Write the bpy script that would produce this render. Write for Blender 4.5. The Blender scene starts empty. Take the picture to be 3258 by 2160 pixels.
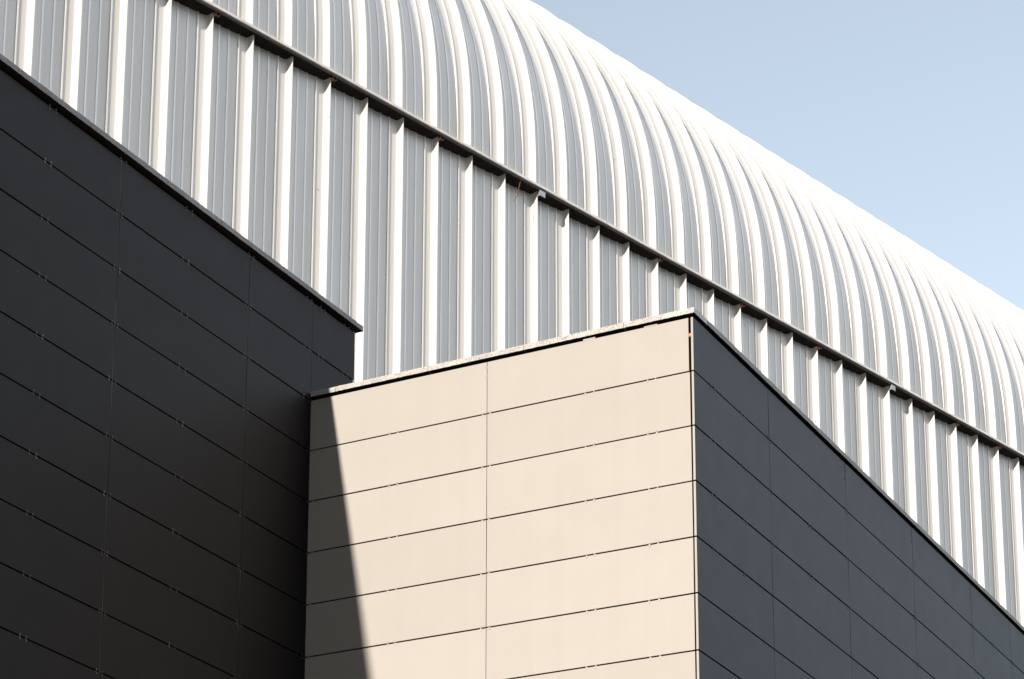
import bpy, bmesh, math, random
from math import sin, cos, pi, radians, exp
from mathutils import Vector, Matrix
random.seed(7)
S = bpy.context.scene
COL = S.collection
ZO = 12.634                      # height of the first cladding joint above the ground
W = 4.607                        # width of the sunlit end wall
H = 0.6                          # height of a cladding panel

# ------------------------------------------------------------------ helpers
def tag(o, label=None, cat=None, group=None, kind=None):
    if label: o['label'] = label
    if cat: o['category'] = cat
    if group: o['group'] = group
    if kind: o['kind'] = kind
    return o

def empty(name, loc, label, cat):
    o = bpy.data.objects.new(name, None); COL.objects.link(o)
    o.location = loc; o.empty_display_size = .5
    return tag(o, label, cat)

def build(name, bm, mat, parent=None, smooth=False):
    me = bpy.data.meshes.new(name)
    bm.normal_update()
    bm.to_mesh(me); bm.free()
    me.materials.append(mat)
    if smooth:
        for p in me.polygons: p.use_smooth = True
    o = bpy.data.objects.new(name, me); COL.objects.link(o)
    if parent is not None:
        o.parent = parent
        inv = Matrix.Identity(4)
        q = parent
        loc = Vector((0, 0, 0))
        while q is not None:
            loc += q.location; q = q.parent
        o.matrix_parent_inverse = inv
        # geometry is written in world space: shift it into the parent's frame
        me.transform(Matrix.Translation(-loc))
    return o

def box(bm, x0, x1, y0, y1, z0, z1, b=0.0):
    """box, optionally with a small chamfer b on every edge"""
    vs = [bm.verts.new((x, y, z)) for x in (x0, x1) for y in (y0, y1) for z in (z0, z1)]
    idx = [(0,1,3,2),(4,6,7,5),(0,4,5,1),(2,3,7,6),(0,2,6,4),(1,5,7,3)]
    fs = [bm.faces.new([vs[i] for i in f]) for f in idx]
    if b > 0:
        es = set(e for f in fs for e in f.edges)
        bmesh.ops.bevel(bm, geom=list(es), offset=b, segments=1, affect='EDGES')

def prism(bm, poly, z0, z1):
    lo = [bm.verts.new((x, y, z0)) for x, y in poly]
    hi = [bm.verts.new((x, y, z1)) for x, y in poly]
    n = len(poly)
    for i in range(n):
        bm.faces.new([lo[i], lo[(i+1) % n], hi[(i+1) % n], hi[i]])
    bm.faces.new(list(reversed(lo))); bm.faces.new(hi)

# ------------------------------------------------------------------ materials
def mat(name):
    m = bpy.data.materials.new(name); m.use_nodes = True
    nt = m.node_tree; b = nt.nodes['Principled BSDF']
    return m, nt, b

def N(nt, t, **kw):
    n = nt.nodes.new(t)
    for k, v in kw.items():
        if k in n.inputs: n.inputs[k].default_value = v
        else: setattr(n, k, v)
    return n

def ramp(nt, src, stops):
    r = nt.nodes.new('ShaderNodeValToRGB')
    e = r.color_ramp.elements
    while len(e) < len(stops): e.new(.5)
    for i, (p, c) in enumerate(stops):
        e[i].position = p; e[i].color = (c[0], c[1], c[2], 1) if isinstance(c, tuple) else (c, c, c, 1)
    nt.links.new(src, r.inputs['Fac'])
    return r

def mul(nt, a, b, fac=1.0):
    m = nt.nodes.new('ShaderNodeMix'); m.data_type = 'RGBA'; m.blend_type = 'MULTIPLY'
    m.inputs[0].default_value = fac
    for s, i in ((a, 6), (b, 7)):
        if isinstance(s, tuple): m.inputs[i].default_value = (*s, 1)
        else: nt.links.new(s, m.inputs[i])
    return m.outputs[2]

def coords(nt, scale):
    g = nt.nodes.new('ShaderNodeNewGeometry')
    mp = nt.nodes.new('ShaderNodeMapping'); mp.inputs['Scale'].default_value = scale
    nt.links.new(g.outputs['Position'], mp.inputs['Vector'])
    return mp.outputs['Vector']

def panel_mat(name, base, rough, spec, var=.06):
    """flat fibre-cement cladding board: per-board tone, faint stains, rain streaks, specks"""
    m, nt, b = mat(name)
    oi = nt.nodes.new('ShaderNodeObjectInfo')
    tone = ramp(nt, oi.outputs['Random'], [(0, 1 - var), (1, 1 + var * .3)])
    c = mul(nt, base, tone.outputs['Color'])
    n1 = N(nt, 'ShaderNodeTexNoise', Scale=1.0, Detail=5.0, Roughness=.6)
    nt.links.new(coords(nt, (1.3, 1.3, 2.2)), n1.inputs['Vector'])
    c = mul(nt, c, ramp(nt, n1.outputs['Fac'], [(.3, .965), (.7, 1.0)]).outputs['Color'])
    n2 = N(nt, 'ShaderNodeTexNoise', Scale=1.0, Detail=3.0, Roughness=.7)
    nt.links.new(coords(nt, (5, 5, .25)), n2.inputs['Vector'])
    c = mul(nt, c, ramp(nt, n2.outputs['Fac'], [(.3, .975), (.6, 1.0)]).outputs['Color'])
    n4 = N(nt, 'ShaderNodeTexNoise', Scale=1.0, Detail=1.0)
    nt.links.new(coords(nt, (26, 26, 20)), n4.inputs['Vector'])
    c = mul(nt, c, ramp(nt, n4.outputs['Fac'], [(.185, .72), (.2, 1.0)]).outputs['Color'])
    nt.links.new(c, b.inputs['Base Color'])
    n3 = N(nt, 'ShaderNodeTexNoise', Scale=1.0, Detail=2.0)
    nt.links.new(coords(nt, (3, 3, 3)), n3.inputs['Vector'])
    r = ramp(nt, n3.outputs['Fac'], [(.3, rough - .012), (.7, rough + .012)])
    nt.links.new(r.outputs['Color'], b.inputs['Roughness'])
    b.inputs['Specular IOR Level'].default_value = spec
    n5 = N(nt, 'ShaderNodeTexNoise', Scale=1.0, Detail=3.0)
    nt.links.new(coords(nt, (220, 220, 220)), n5.inputs['Vector'])
    bp = N(nt, 'ShaderNodeBump', Strength=.05, Distance=.002)
    nt.links.new(n5.outputs['Fac'], bp.inputs['Height'])
    nt.links.new(bp.outputs['Normal'], b.inputs['Normal'])
    return m

M_cream = panel_mat('cream_cladding', (.557, .527, .487), .5, .2, .05)
M_dark = panel_mat('charcoal_cladding', (.0118, .0132, .0180), .48, .14, .18)
M_black = panel_mat('anthracite_cladding', (.0105, .0090, .0093), .55, .1, .14)

def metal_white():
    m, nt, b = mat('white_coated_steel')
    n1 = N(nt, 'ShaderNodeTexNoise', Scale=1.0, Detail=4.0, Roughness=.6)
    nt.links.new(coords(nt, (9, 9, .35)), n1.inputs['Vector'])
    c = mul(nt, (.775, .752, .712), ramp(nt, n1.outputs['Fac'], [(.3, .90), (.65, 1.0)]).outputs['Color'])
    oi = nt.nodes.new('ShaderNodeObjectInfo')
    c = mul(nt, c, ramp(nt, oi.outputs['Random'], [(0, .95), (1, 1.0)]).outputs['Color'])
    n2 = N(nt, 'ShaderNodeTexNoise', Scale=1.0, Detail=2.0)
    nt.links.new(coords(nt, (7, 7, 7)), n2.inputs['Vector'])
    c = mul(nt, c, ramp(nt, n2.outputs['Fac'], [(.2, .55), (.215, 1.0)]).outputs['Color'])
    nt.links.new(c, b.inputs['Base Color'])
    b.inputs['Roughness'].default_value = .4
    b.inputs['Specular IOR Level'].default_value = .5
    return m
M_white = metal_white()
M_seam = None

def granite(name='granite_coping', k=1.0):
    m, nt, b = mat(name)
    v = N(nt, 'ShaderNodeTexNoise', Scale=1.0, Detail=3.0, Roughness=.8)
    nt.links.new(coords(nt, (75, 75, 75)), v.inputs['Vector'])
    r = ramp(nt, v.outputs['Fac'], [(.30, (.12, .12, .12)), (.40, (.45, .44, .42)), (.47, (.68, .66, .62)), (.7, (.85, .82, .77))])
    n1 = N(nt, 'ShaderNodeTexNoise', Scale=1.0, Detail=3.0)
    nt.links.new(coords(nt, (3, 3, 3)), n1.inputs['Vector'])
    c = mul(nt, r.outputs['Color'], ramp(nt, n1.outputs['Fac'], [(.3, .75), (.7, 1.0)]).outputs['Color'])
    c = mul(nt, c, (k, k, k * 1.02))
    nt.links.new(c, b.inputs['Base Color'])
    b.inputs['Roughness'].default_value = .8
    bp = N(nt, 'ShaderNodeBump', Strength=.6, Distance=.006)
    nt.links.new(v.outputs['Fac'], bp.inputs['Height'])
    nt.links.new(bp.outputs['Normal'], b.inputs['Normal'])
    return m
M_granite = granite()
M_granited = granite('shaded_granite', .50)  # same granite, darker: shade on the long wall's coping put into the colour
M_granitel = granite('deep_shaded_granite', .36)  # same granite, darker still: shade on the left coping put into the colour

def simple(name, c, rough, metal=0., sc=(20, 20, 20), lo=.7, spec=.5):
    m, nt, b = mat(name)
    n1 = N(nt, 'ShaderNodeTexNoise', Scale=1.0, Detail=4.0, Roughness=.6)
    nt.links.new(coords(nt, sc), n1.inputs['Vector'])
    nt.links.new(mul(nt, c, ramp(nt, n1.outputs['Fac'], [(.3, lo), (.65, 1.0)]).outputs['Color']), b.inputs['Base Color'])
    b.inputs['Roughness'].default_value = rough; b.inputs['Metallic'].default_value = metal
    b.inputs['Specular IOR Level'].default_value = spec
    return m
M_back = simple('black_backing', (.012, .010, .009), .9, spec=.1)
M_under = simple('shaded_stone_underside', (.03, .024, .018), .9, spec=.1)  # near-black tone puts the shade under the coping into its colour
M_rail = simple('aluminium_rail', (.32, .29, .25), .5, .3)
M_clip = simple('steel_clip', (.54, .50, .455), .5, .1)
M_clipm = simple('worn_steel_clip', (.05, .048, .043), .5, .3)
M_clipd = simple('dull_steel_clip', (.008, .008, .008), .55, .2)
M_gut = simple('gutter_sheet', (.80, .73, .65), .5, 0, (3, 3, 14), .7)
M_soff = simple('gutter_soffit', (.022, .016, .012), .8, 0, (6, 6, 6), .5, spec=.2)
M_lip = simple('gutter_lip', (.13, .12, .11), .6)
M_rust = simple('rusty_steel', (.33, .13, .05), .75, .2, (60, 60, 60), .35)
M_seam = simple('raised_seam_highlight', (.98, .95, .90), .35, .10, (9, 9, 1), .92)  # same sheet, whitened to paint in the light its ridges catch
M_plate = simple('grey_steel_plate', (.42, .43, .42), .5, .3)
M_shim = simple('orange_shim', (.9, .32, .16), .6)
M_roof = simple('roof_membrane', (.16, .16, .155), .9, 0, (2, 2, 2), .6)
M_ground = simple('asphalt', (.055, .053, .05), .9, 0, (1.5, 1.5, 1.5), .7)

# ------------------------------------------------------------------ ground
bm = bmesh.new()
R = 3000
vs = [bm.verts.new(v) for v in ((-R, -R, 0), (R, -R, 0), (R, R, 0), (-R, R, 0))]
bm.faces.new(vs)
g = build('ground', bm, M_ground); g['kind'] = 'structure'

# ------------------------------------------------------------------ the barrel-roofed hall
DL = 0.2395; PB = 0.8
HO = Vector((-10.1358, 1.6447, 0)); HS = Vector((sin(DL), cos(DL), 0)); HN = Vector((cos(DL), -sin(DL), 0))
ZG = 9.43 + ZO                                    # underside of the gutter
def hp(s, n, z): return HO + HS * s + HN * n + Vector((0, 0, z))

D = .148
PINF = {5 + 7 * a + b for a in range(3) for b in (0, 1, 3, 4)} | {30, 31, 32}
pins = (.248, .431, .614)
def base_n(q): return -.158 + .031 * (q - .05) / .57
def section(rnd):
    """one bay: crest lip, tray rising slightly to the right with three flat seams, a shallow cove, the facet that faces the sun"""
    pts = [(0, 0), (.007, -.001), (.012, -.006), (.045, base_n(.05) + .006), (.05, base_n(.05))]
    for p in pins:
        h = .0075 + rnd.uniform(-.001, .0015); q = p + rnd.uniform(-.003, .003); b = base_n(q)
        if p > .6: h = .0155
        pts += [(q - .016, b), (q - .012, b + h), (q - .001, b + h + .001), (q + .001, b + h * .5), (q + .003, b + h), (q + .012, b + h), (q + .013, b - .003)]
    pts += [(.66, base_n(.66) + .001), (.70, base_n(.70) + .003), (.735, base_n(.735) + .007), (.757, base_n(.757) + .0115),
            (.760, base_n(.76) + .016), (.766, base_n(.76) + .020), (.770, base_n(.76) + .018), (.7745, base_n(.76) + .030), (.786, -.058), (.7862, -.053), (.789, -.046), (.7985, -.004), (.8, 0)]
    return pts

# arch profile: nearly straight above the gutter, then a round barrel
prof = []
th0, z0, R1, R2 = 0.0, 9.7273, 70.65, 5.846
def Rad(t): return R1 + (R2 - R1) / (1 + exp(min(50, -(t + .0699) / .05)))
n_, z_ = -.0324, z0; t = 0.0; dt = .002
prof.append((-.0324, 9.50, 0.0)); prof.append((n_, z_, 0.0))
nxt = .012
while t < pi / 2:
    r = Rad(t + dt / 2)
    n_ -= r * sin(t + dt / 2) * dt; z_ += r * cos(t + dt / 2) * dt; t += dt
    if t >= nxt:
        prof.append((n_, z_, t)); nxt = t + (.02 if t < .3 else .045)
NT, ZT = n_, z_
half = list(prof)
for n, z, a in reversed(half[:-1]): prof.append((2 * NT - n, z, pi - a))

hall = empty('arena_hall', hp(20, -6, 0), 'huge white hall with ribbed steel walls curving up into a barrel roof', 'hall')
I0, I1 = -14, 58
for i in range(I0, I1):
    rnd = random.Random(100 + i)
    sec = section(rnd)
    tilt = rnd.uniform(-.004, .004)
    # lower wall sheet
    bm = bmesh.new()
    cols = []
    for z in (0.0, ZG + .05):
        cols.append([bm.verts.new(hp(i * PB + s, n + (tilt * s / PB if n < -.06 else 0), z)) for s, n in sec])
    for k in range(len(sec) - 1):
        f = bm.faces.new([cols[0][k], cols[0][k + 1], cols[1][k + 1], cols[1][k]])
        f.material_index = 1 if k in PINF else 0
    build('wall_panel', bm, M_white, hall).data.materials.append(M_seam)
    # curved roof sheet
    bm = bmesh.new(); cols = []
    for n0, z, a in prof:
        ca, sa = cos(a), sin(a)
        cols.append([bm.verts.new(hp(i * PB + s, n0 + (n + (tilt * s / PB if n < -.06 else 0)) * ca, z + ZO + n * sa)) for s, n in sec])
    for j in range(len(cols) - 1):
        for k in range(len(sec) - 1):
            f = bm.faces.new([cols[j][k], cols[j][k + 1], cols[j + 1][k + 1], cols[j + 1][k]])
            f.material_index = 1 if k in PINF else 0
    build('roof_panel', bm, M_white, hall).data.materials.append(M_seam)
SA, SB = I0 * PB, I1 * PB
# hidden core behind the sheets: gable ends and far wall
bm = bmesh.new()
pp = [(-.2, 0.0)] + [(n - .2 * cos(a), z + ZO - .2 * sin(a)) for n, z, a in prof] + [(2 * NT + .2, 0.0)]
for s in (SA, SB):
    vs = [bm.verts.new(hp(s, n, z)) for n, z in pp]
    bm.faces.new(vs)
vs = [bm.verts.new(hp(s, 2 * NT + .2, z)) for s, z in ((SA, 0), (SB, 0), (SB, ZG + .2), (SA, ZG + .2))]
bm.faces.new(vs)
build('end_wall', bm, M_white, hall)

# gutter: soffit, lip, recess, beige band and cap
g0, g1 = SA, SB
gut = bmesh.new()
def strip(bm, a, b):
    v = [bm.verts.new(hp(g0, *a)), bm.verts.new(hp(g1, *a)), bm.verts.new(hp(g1, *b)), bm.verts.new(hp(g0, *b))]
    bm.faces.new(v)
GZ = ZG
path = [(-.02, GZ + .026), (.048, GZ + .026), (.052, GZ + .028), (.075, GZ + .030), (.080, GZ + .034), (.060, GZ + .092), (.056, GZ + .096), (-.16, GZ + .104), (-.16, GZ + .03)]
for a, b in zip(path[:-1], path[1:]): strip(gut, a, b)
gutter = build('gutter', gut, M_gut, hall)
gutter['label'] = 'long dirty beige gutter running along the top of the straight wall'
bm = bmesh.new()
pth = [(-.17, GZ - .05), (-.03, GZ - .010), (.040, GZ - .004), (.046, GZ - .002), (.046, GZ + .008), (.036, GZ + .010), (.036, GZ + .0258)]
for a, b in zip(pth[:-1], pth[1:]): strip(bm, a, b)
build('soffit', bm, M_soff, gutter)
bm = bmesh.new()
for a, b in (((.0462, GZ - .004), (.051, GZ - .004)), ((.051, GZ - .004), (.051, GZ + .006)), ((.051, GZ + .006), (.0462, GZ + .006))): strip(bm, a, b)
build('lip', bm, M_lip, gutter)

def tube(bm, pts, r, seg=6):
    rings = []
    for i, p in enumerate(pts):
        d = (pts[min(i + 1, len(pts) - 1)] - pts[max(i - 1, 0)]).normalized()
        u = d.orthogonal().normalized(); v = d.cross(u)
        rings.append([bm.verts.new(p + u * r * cos(2 * pi * k / seg) + v * r * sin(2 * pi * k / seg)) for k in range(seg)])
    for a, b in zip(rings[:-1], rings[1:]):
        for k in range(seg): bm.faces.new([a[k], a[(k + 1) % seg], b[(k + 1) % seg], b[k]])
    bm.faces.new(list(reversed(rings[0]))); bm.faces.new(rings[-1])

def hbox(bm, s0, s1, n0, n1, z0, z1):
    vs = [bm.verts.new(hp(s, n, z)) for s in (s0, s1) for n in (n0, n1) for z in (z0, z1)]
    for f in [(0,1,3,2),(4,6,7,5),(0,4,5,1),(2,3,7,6),(0,2,6,4),(1,5,7,3)]: bm.faces.new([vs[i] for i in f])

# rusty brackets under the gutter where a crest meets it
for bi in (-2, 1, 4, 7, 10, 13, 17, 20, 23, 26, 29, 31, 34, 38):
    bm = bmesh.new(); s = bi * PB
    plate = bi in (13, 26)
    z1 = GZ - .004
    hbox(bm, s + .012, s + .020, -.03, .040, z1 - .045, z1 - .001)
    hbox(bm, s + .085, s + .092, -.02, .036, z1 - .04, z1 - .001)
    hbox(bm, s + .0205, s + .0845, .005, .03, z1 - .046, z1 - .036)
    tube(bm, [hp(s + .004, -.01, z1 - .03), hp(s - .004, .018, z1 - .05), hp(s + .008, .03, z1 - .075)], .006)
    br = build('gutter_bracket', bm, M_rust, gutter)
    if plate:
        bm = bmesh.new(); hbox(bm, s + .003, s + .13, .0535, .060, z1 - .095, z1 + .004)
        hbox(bm, s - .003, s + .0025, .0, .060, z1 - .095, z1 + .004)
        build('grey_plate', bm, M_plate, gutter)
# seam collars on the gutter band
for s in (-3.1, 1.7, 6.9, 8.75, 12.1, 14.2, 18.7, 24.3, 29.9, 35.1, 40.2):
    bm = bmesh.new(); hbox(bm, s, s + .022, .058, .0805, GZ + .034, GZ + .052); hbox(bm, s, s + .022, .050, .0685, GZ + .0521, GZ + .0975)
    build('seam_strip', bm, M_lip if int(s) % 2 else M_gut, gutter)

# a rusty strand of wire hanging from the gutter
def at(i, n, z): return hp(i * PB, n, ZO + z)
bm = bmesh.new()
wp = [hp(12.43 * PB, .03, GZ - .004), hp(12.395 * PB, .032, GZ - .09), hp(12.365 * PB, .032, GZ - .19), hp(12.34 * PB, .032, GZ - .28), hp(12.28 * PB, .03, GZ - .375), hp(12.22 * PB, .028, GZ - .44)]
tube(bm, wp, .0055)
w = build('hanging_wire', bm, M_rust)
tag(w, 'thin rusty strand of wire dangling from the underside of the long gutter', 'wire')

bm = bmesh.new()
for k in range(9):
    rr = random.Random(k)
    a = hp((12.62 + k * .033) * PB, rr.uniform(.0, .03), GZ - .008 - rr.uniform(0, .012))
    tube(bm, [a, a + Vector((rr.uniform(-.01, .03), rr.uniform(0, .03), rr.uniform(-.012, .006)))], .0045, 5)
build('rust_flakes', bm, M_rust, gutter)

# ------------------------------------------------------------------ clad annex blocks
def hallx(y): return HO.x + (y - HO.y) * math.tan(DL) - .5

def cstones(parent, along, start, end, fixed, step, z0, z1, over, depth, first=None, gm=None):
    """granite coping stones laid end to end; along 'y': outer face toward +x ; along 'x': outer face toward -y"""
    pos = start; k = 0
    rnd = random.Random(int(start * 100) + 5)
    while pos < end - .02:
        L = (first if (k == 0 and first) else step)
        e = min(pos + L, end)
        bm = bmesh.new()
        nseg = max(2, int((e - pos - .004) / .022))
        rings = []
        for j in range(nseg + 1):
            a = pos + .002 + (e - pos - .004) * j / nseg
            ch = [(-over, z0 + .003), (-over, z0 + (z1 - z0) * .5), (-over, z1 - .008), (-over + .001, z1), (depth, z1 - .004), (depth, z0), (-over + .004, z0)]
            ring = []
            for q, (d, z) in enumerate(ch):
                if q in (0, 1, 2, 3, 6): d += rnd.gauss(0, .0011); z += rnd.gauss(0, .0011)
                if along == 'y': ring.append(bm.verts.new((fixed - d, a, z)))
                else: ring.append(bm.verts.new((a, fixed + d, z)))
            rings.append(ring)
        for r1, r2 in zip(rings[:-1], rings[1:]):
            for q in range(7):
                f = bm.faces.new([r1[q], r1[(q + 1) % 7], r2[(q + 1) % 7], r2[q]])
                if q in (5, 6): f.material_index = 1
        bm.faces.new(rings[0]); bm.faces.new(list(reversed(rings[-1])))
        bmesh.ops.recalc_face_normals(bm, faces=bm.faces)
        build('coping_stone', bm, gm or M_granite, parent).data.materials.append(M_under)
        pos = e; k += 1

GAP = .0077
clip_count = [0]
def clip(parent, face, a, z, m, horiz=False):
    """spring clip: two rounded tabs bridging a joint. face 'y' = wall in plane y=0 (front -y), else ('x', plane)"""
    bm = bmesh.new()
    w, h, t = .0105, .031, .003
    for sgn in (1, -1):
        pts = []
        off = .003 * sgn
        for k in range(9):
            an = pi * k / 8
            pts.append((w * cos(an), sgn * (h - w + w * sin(an))))
        pts += [(-w, sgn * .0085), (w, sgn * .0085)]
        if sgn < 0: pts.reverse()
        fr, bk = [], []
        for u, v in pts:
            if horiz: u, v = v, u
            for lst, d in ((fr, t), (bk, -.002)):
                if face == 'y': lst.append(bm.verts.new((a + u, -d, z + v)))
                else: lst.append(bm.verts.new((face + d, a + u, z + v)))
        bm.faces.new(fr); bm.faces.new(bk)
        n = len(fr)
        for k in range(n): bm.faces.new([fr[k], fr[(k + 1) % n], bk[(k + 1) % n], bk[k]])
    # bridge folded into the joint
    if face == 'y':
        if horiz: box(bm, a - .006, a + .006, .004, .009, z - w * .8, z + w * .8)
        else: box(bm, a - w * .8, a + w * .8, .004, .009, z - .006, z + .006)
    else:
        if horiz: box(bm, face - .009, face - .004, a - .006, a + .006, z - w * .8, z + w * .8)
        else: box(bm, face - .009, face - .004, a - w * .8, a + w * .8, z - .006, z + .006)
    bmesh.ops.recalc_face_normals(bm, faces=bm.faces)
    clip_count[0] += 1
    return build('clip', bm, m, parent)

def plate_panel(parent, face, a0, a1, z0, z1, m, thick=.012, rnd=random):
    """one cladding board with a very slight out-of-plane lean so neighbours reflect a little differently"""
    bm = bmesh.new()
    if face == 'y': box(bm, a0, a1, 0, thick, z0, z1, .0015)
    else: box(bm, face - thick, face, a0, a1, z0, z1, .0015)
    o_ = [rnd.uniform(-.0022, .0016) for _ in range(4)]
    for v in bm.verts:
        if face == 'y': u = (v.co.x - a0) / (a1 - a0)
        else: u = (v.co.y - a0) / (a1 - a0)
        q = (v.co.z - z0) / (z1 - z0)
        d = (o_[0] * (1 - u) + o_[1] * u) * (1 - q) + (o_[2] * (1 - u) + o_[3] * u) * q
        if face == 'y': v.co.y -= d
        else: v.co.x += d
    return build('facade_panel', bm, m, parent)

ROWS = 9
# ---- right block (lower): sunlit cream end wall + charcoal long wall
YE = 17.9
blk = empty('annex_block', (-2, 8, 0), 'lower flat-roofed block with sunlit cream end wall and bluish charcoal long wall', 'building')
bm = bmesh.new()
poly = [(-W - .02, .035), (-.035, .035), (-.035, YE - .035), (hallx(YE), YE - .035), (hallx(0), .035)]
prism(bm, poly, 0, ZO + .60)
build('core_wall', bm, M_back, blk)
bm = bmesh.new(); prism(bm, [(-W - .02, .3), (-.3, .3), (-.3, YE - .3), (hallx(YE), YE - .3), (hallx(0), .3)], ZO + .602, ZO + .61)
build('flat_roof', bm, M_roof, blk)
mid = -2.389
rnd = random.Random(3)
for r in range(ROWS):
    zt = ZO + H - r * H - (.004 if r == 0 else GAP); zb = ZO - r * H + GAP
    if r == ROWS - 1: zb = 0.02
    xe = (-.0545, -.046, -.043, -.042)[min(r, 3)]
    for x0, x1 in ((-W + .004, mid - .003), (mid + .003, xe)):
        pn = plate_panel(blk, 'y', x0, x1, zb, zt, M_cream, rnd=rnd)
        if r < 7:
            z = ZO - r * H
            cs = (-4.555, -3.58, -3.482, -2.451) if x0 < -3 else (-2.353, -1.232, -1.134, -.524, -.426)
            for cx in cs:
                clip(pn, 'y', cx + rnd.uniform(-.008, .008), z + rnd.uniform(-.005, .005), M_clip)
            if r == 0 and x0 < -3:
                clip(pn, 'y', mid, ZO + .532, M_clip, True); clip(pn, 'y', mid, ZO + .436, M_clip, True)
            if r == 0 and x0 > -3:
                bm = bmesh.new(); box(bm, -1.25, -1.11, -.001, .008, ZO + .5962, ZO + .612); box(bm, -.55, -.40, -.001, .008, ZO + .5962, ZO + .606); build('clip_plate', bm, M_cream, pn)
# corner strips (lit ends of the charcoal boards)
for r in range(ROWS):
    zt = ZO + H - r * H - (.004 if r == 0 else GAP); zb = ZO - r * H + GAP
    if r == ROWS - 1: zb = 0.02
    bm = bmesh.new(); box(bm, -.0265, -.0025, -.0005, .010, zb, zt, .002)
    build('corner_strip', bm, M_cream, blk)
bm = bmesh.new(); box(bm, -.055, -.0270, .006, .012, ZO + .388, ZO + .423); build('shim', bm, M_shim, blk)
V = [0, 2.055, 4.470, 6.862, 9.243, 10.99, 13.38, 15.77, YE]
for r in range(ROWS):
    zt = ZO + H - r * H - (.004 if r == 0 else GAP); zb = ZO - r * H + GAP
    if r == ROWS - 1: zb = 0.02
    for c in range(len(V) - 1):
        y0 = V[c] + (.0105 if c == 0 else .0022); y1 = V[c + 1] - .0022
        pn = plate_panel(blk, 0.0, y0, y1, zb, zt, M_dark, rnd=rnd)
        if r < 6 and V[c] < 11 - r * .2:
            z = ZO - r * H
            cs = [(.42, .52, 1.255, 1.355, 2.02), (2.11, 3.205, 3.295, 4.42), (4.50, 5.615, 5.70, 6.822), (6.91, 8.01, 8.095, 9.21), (9.31, 10.07, 10.15, 10.945), (11.05,)][c] if c < 6 else ()
            for cy in cs:
                if clip_count[0] > 97 + 42: break
                clip(pn, 0.0, cy + rnd.uniform(-.008, .008), z + rnd.uniform(-.005, .005), M_clipm if rnd.random() < .3 else M_clipd)
            if r == 0 and 0 < c < 5 :
                clip(pn, 0.0, V[c + 1], z + .50, M_clipm if c > 1 else M_clipd, True)
                clip(pn, 0.0, V[c + 1], z + .40, M_clipm if c > 1 else M_clipd, True)
# rails that show in the vertical joints
def rail(parent, face, a, z0, z1, m=M_rail):
    bm = bmesh.new()
    if face == 'y': box(bm, a - .02, a + .02, .016, .0345, z0, z1)
    else: box(bm, face - .0345, face - .0035, a - .0016, a + .0016, z0, z1)
    build('joint_rail', bm, m, parent)
M_railb = simple('brown_rail', (.10, .07, .05), .7)
rail(blk, 'y', mid, 0, ZO + .598, M_railb)
for v in V[1:-1]: rail(blk, 0.0, v, 0, ZO + .598, M_railb)
bm = bmesh.new()   # far end wall
box(bm, hallx(YE), -.001, YE - .03, YE, 0, ZO + .60)
build('rear_wall', bm, M_dark, blk)
CZ0, CZ1 = ZO + .630, ZO + .692
cstones(blk, 'x', -W + .01, .0265, 0.0, 1.167, CZ0, CZ1, .022, .32, first=.325)
cstones(blk, 'y', .325, YE, 0.0, 1.167, CZ0, CZ1, .027, .32, first=.85, gm=M_granited)
bm = bmesh.new()   # mortar bed under the coping
box(bm, -W + .02, -.05, .05, .3, ZO + .6, CZ0 - .001)
box(bm, -.3, -.05, .301, YE - .05, ZO + .6, CZ0 - .001)
build('bedding', bm, M_back, blk)

# ---- left block (taller)
YL = -19.0; EY = .9325
ZL = ZO + 2 * H
lb = empty('tall_annex_block', (-8, -6, 0), 'taller anthracite-clad block in shade, its long wall running along the left side of the photo', 'building')
bm = bmesh.new()
prism(bm, [(-W - .035, YL + .035), (-W - .035, EY - .035), (hallx(EY), EY - .035), (hallx(YL), YL + .035)], 0, ZL + .60)
build('core_wall', bm, M_back, lb)
bm = bmesh.new(); prism(bm, [(-W - .3, YL + .3), (-W - .3, EY - .3), (hallx(EY), EY - .3), (hallx(YL), YL + .3)], ZL + .602, ZL + .61)
build('flat_roof', bm, M_roof, lb)
J = [YL, YL + 1.37, -15.6, -13.2, -10.82, -8.43, -6.045, -3.675, -1.3046, .001, EY]
J = [YL, -15.6, -13.2, -10.82, -8.43, -6.045, -3.675, -1.3046, .001, EY]
clip_count[0] = 0
RL = 11
for r in range(RL):
    zt = ZL + H - r * H - (.004 if r == 0 else GAP); zb = ZL - r * H + GAP
    if r == RL - 1: zb = 0.02
    for c in range(len(J) - 1):
        if c == len(J) - 2 and r > 2: continue          # hidden behind the lower block
        y0 = J[c] + .0022; y1 = J[c + 1] - .0022
        if r > 1 and c == len(J) - 3: y1 = -.004
        pn = plate_panel(lb, -W, y0, y1, zb, zt, M_black, rnd=rnd)
        z = ZL - r * H
        cs = {8: (.14, .23, .67, .765), 7: (-1.26, -.152, -.056), 6: (-3.64, -2.557, -2.455, -1.357), 5: (-4.91, -4.812, -3.732)}.get(c, ())
        if r < 10:
            for cy in cs:
                clip(pn, -W, cy + rnd.uniform(-.008, .008), z + rnd.uniform(-.005, .005), M_clipm if rnd.random() < .25 else M_clipd)
        if r == 0:
            for cy in cs: clip(pn, -W, cy + .03, z + H - .012, M_clipd)
for v in J[1:-1]: rail(lb, -W, v, 0, ZL + .598, M_rail)
bm = bmesh.new(); box(bm, hallx(EY), -W - .001, EY - .03, EY, ZO, ZL + .60)
build('rear_wall', bm, M_cream, lb)
bm = bmesh.new(); box(bm, hallx(YL), -W - .001, YL, YL + .03, 0, ZL + .60)
build('front_wall', bm, M_cream, lb)
LZ0, LZ1 = ZL + .648, ZL + .712
cstones(lb, 'y', YL - .03, EY + .10, -W, 1.167, LZ0, LZ1, .05, .32, first=.75, gm=M_granitel)
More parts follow.
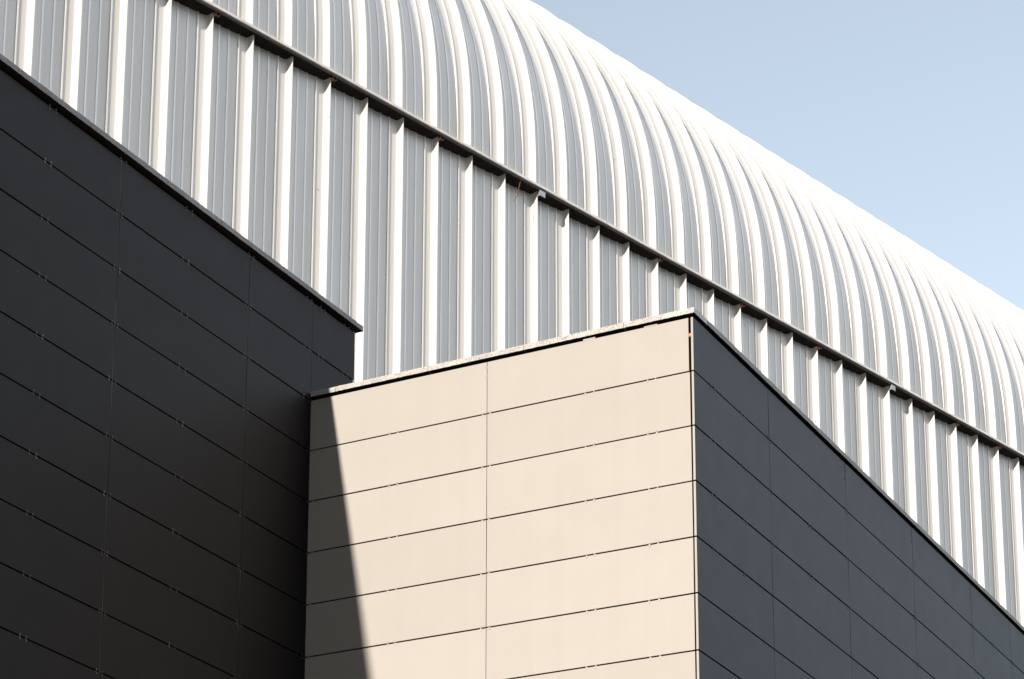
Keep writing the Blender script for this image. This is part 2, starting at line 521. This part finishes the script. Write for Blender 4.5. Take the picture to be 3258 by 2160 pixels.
bm = bmesh.new(); box(bm, -W - .3, -W - .05, YL + .05, EY - .05, ZL + .6, LZ0 - .001)
build('bedding', bm, M_back, lb)

# ------------------------------------------------------------------ camera
F, yaw, pitch, roll = 8268.6344, 0.5159, 0.2588, 0.0122
import json
cam = bpy.data.cameras.new('camera'); co = bpy.data.objects.new('camera', cam); COL.objects.link(co)
YAW, PIT, ROL = CAMV = (0.5159, 0.2588, 0.0122)
fw = Vector((-sin(YAW) * cos(PIT), cos(YAW) * cos(PIT), sin(PIT)))
rt = Vector((cos(YAW), sin(YAW), 0)); up = rt.cross(fw)
r2 = rt * cos(ROL) + up * sin(ROL); u2 = -rt * sin(ROL) + up * cos(ROL)
mt = Matrix((r2, u2, -fw)).transposed().to_4x4()
mt.translation = Vector((9.6252, -22.7852, -11.0339 + ZO))
co.matrix_world = mt
cam.sensor_width = 36; cam.lens = F / 3258 * 36
cam.shift_x = (1629 - 1298.8976) / 3258; cam.shift_y = (2529.7 - 1080) / 3258
cam.clip_start = .1; cam.clip_end = 8000
S.camera = co

# ------------------------------------------------------------------ light
SAT, VAL, LOWF, XB, ZLOW = .51, 1.74, .05, 5.5, .2
A, E = radians(2.9), radians(16.6)
to_sun = Vector((-sin(A) * cos(E), -cos(A) * cos(E), sin(E)))
sun = bpy.data.lights.new('sun', 'SUN'); sun.energy = 5.0; sun.angle = radians(.53); sun.color = (1.0, .905, .80)
so = bpy.data.objects.new('sun', sun); COL.objects.link(so)
so.rotation_euler = to_sun.to_track_quat('Z', 'Y').to_euler(); so.location = to_sun * 60
w = bpy.data.worlds.new('World'); S.world = w; w.use_nodes = True
nt = w.node_tree; bg = nt.nodes['Background']
sky = nt.nodes.new('ShaderNodeTexSky'); sky.sky_type = 'NISHITA'; sky.sun_disc = False
sky.sun_elevation = E; sky.sun_rotation = math.atan2(to_sun.x, to_sun.y)
sky.altitude = 0; sky.air_density = 1.0; sky.dust_density = 1.5; sky.ozone_density = 1.0
hs = nt.nodes.new('ShaderNodeHueSaturation'); hs.inputs['Saturation'].default_value = SAT
hs.inputs['Value'].default_value = VAL
nt.links.new(sky.outputs['Color'], hs.inputs['Color'])
# sky reshaped by hand: dimmed behind the camera, added fill on the right
tc = nt.nodes.new('ShaderNodeTexCoord'); sx = nt.nodes.new('ShaderNodeSeparateXYZ')
nt.links.new(tc.outputs['Generated'], sx.inputs['Vector'])
def rng(sock, a, b, lo, hi):
    m = nt.nodes.new('ShaderNodeMapRange'); m.interpolation_type = 'SMOOTHSTEP'
    for k, v in (('From Min', a), ('From Max', b), ('To Min', lo), ('To Max', hi)): m.inputs[k].default_value = v
    nt.links.new(sx.outputs[sock], m.inputs['Value']); return m.outputs['Result']
def mth(op, a, b):
    m = nt.nodes.new('ShaderNodeMath'); m.operation = op
    for k, v in enumerate((a, b)):
        if isinstance(v, (int, float)): m.inputs[k].default_value = v
        else: nt.links.new(v, m.inputs[k])
    return m.outputs[0]
def vmul(a, b, op='MULTIPLY'):
    m = nt.nodes.new('ShaderNodeVectorMath'); m.operation = op
    nt.links.new(a, m.inputs[0])
    if isinstance(b, tuple): m.inputs[1].default_value = b
    elif op == 'SCALE': nt.links.new(b, m.inputs['Scale'])
    else: nt.links.new(b, m.inputs[1])
    return m.outputs[0]
gen = mth('MULTIPLY', rng('Y', -.45, .2, LOWF, 1), rng('Z', 0, .25, ZLOW, 1))     # added dimming behind the camera and at the horizon, to deepen shade
right_fill = mth('MULTIPLY', mth('MULTIPLY', rng('X', .05, .7, 0, XB), rng('Z', .15, .7, 0, 1)), rng('Y', -.5, .1, LOWF, 1))   # warm glow added to the sky high on the right, brightens the hall
base = vmul(vmul(hs.outputs['Color'], (.965, 1.0, .985)), gen, 'SCALE')
warm = vmul(vmul(hs.outputs['Color'], (1.1, .98, .86)), right_fill, 'SCALE')
tot = vmul(base, warm, 'ADD')
nt.links.new(tot, bg.inputs['Color']); bg.inputs['Strength'].default_value = .15
S.view_settings.view_transform = 'Standard'; S.view_settings.look = 'None'
S.view_settings.exposure = 0; S.view_settings.gamma = 1
S.cycles.max_bounces = 8; S.cycles.diffuse_bounces = 5
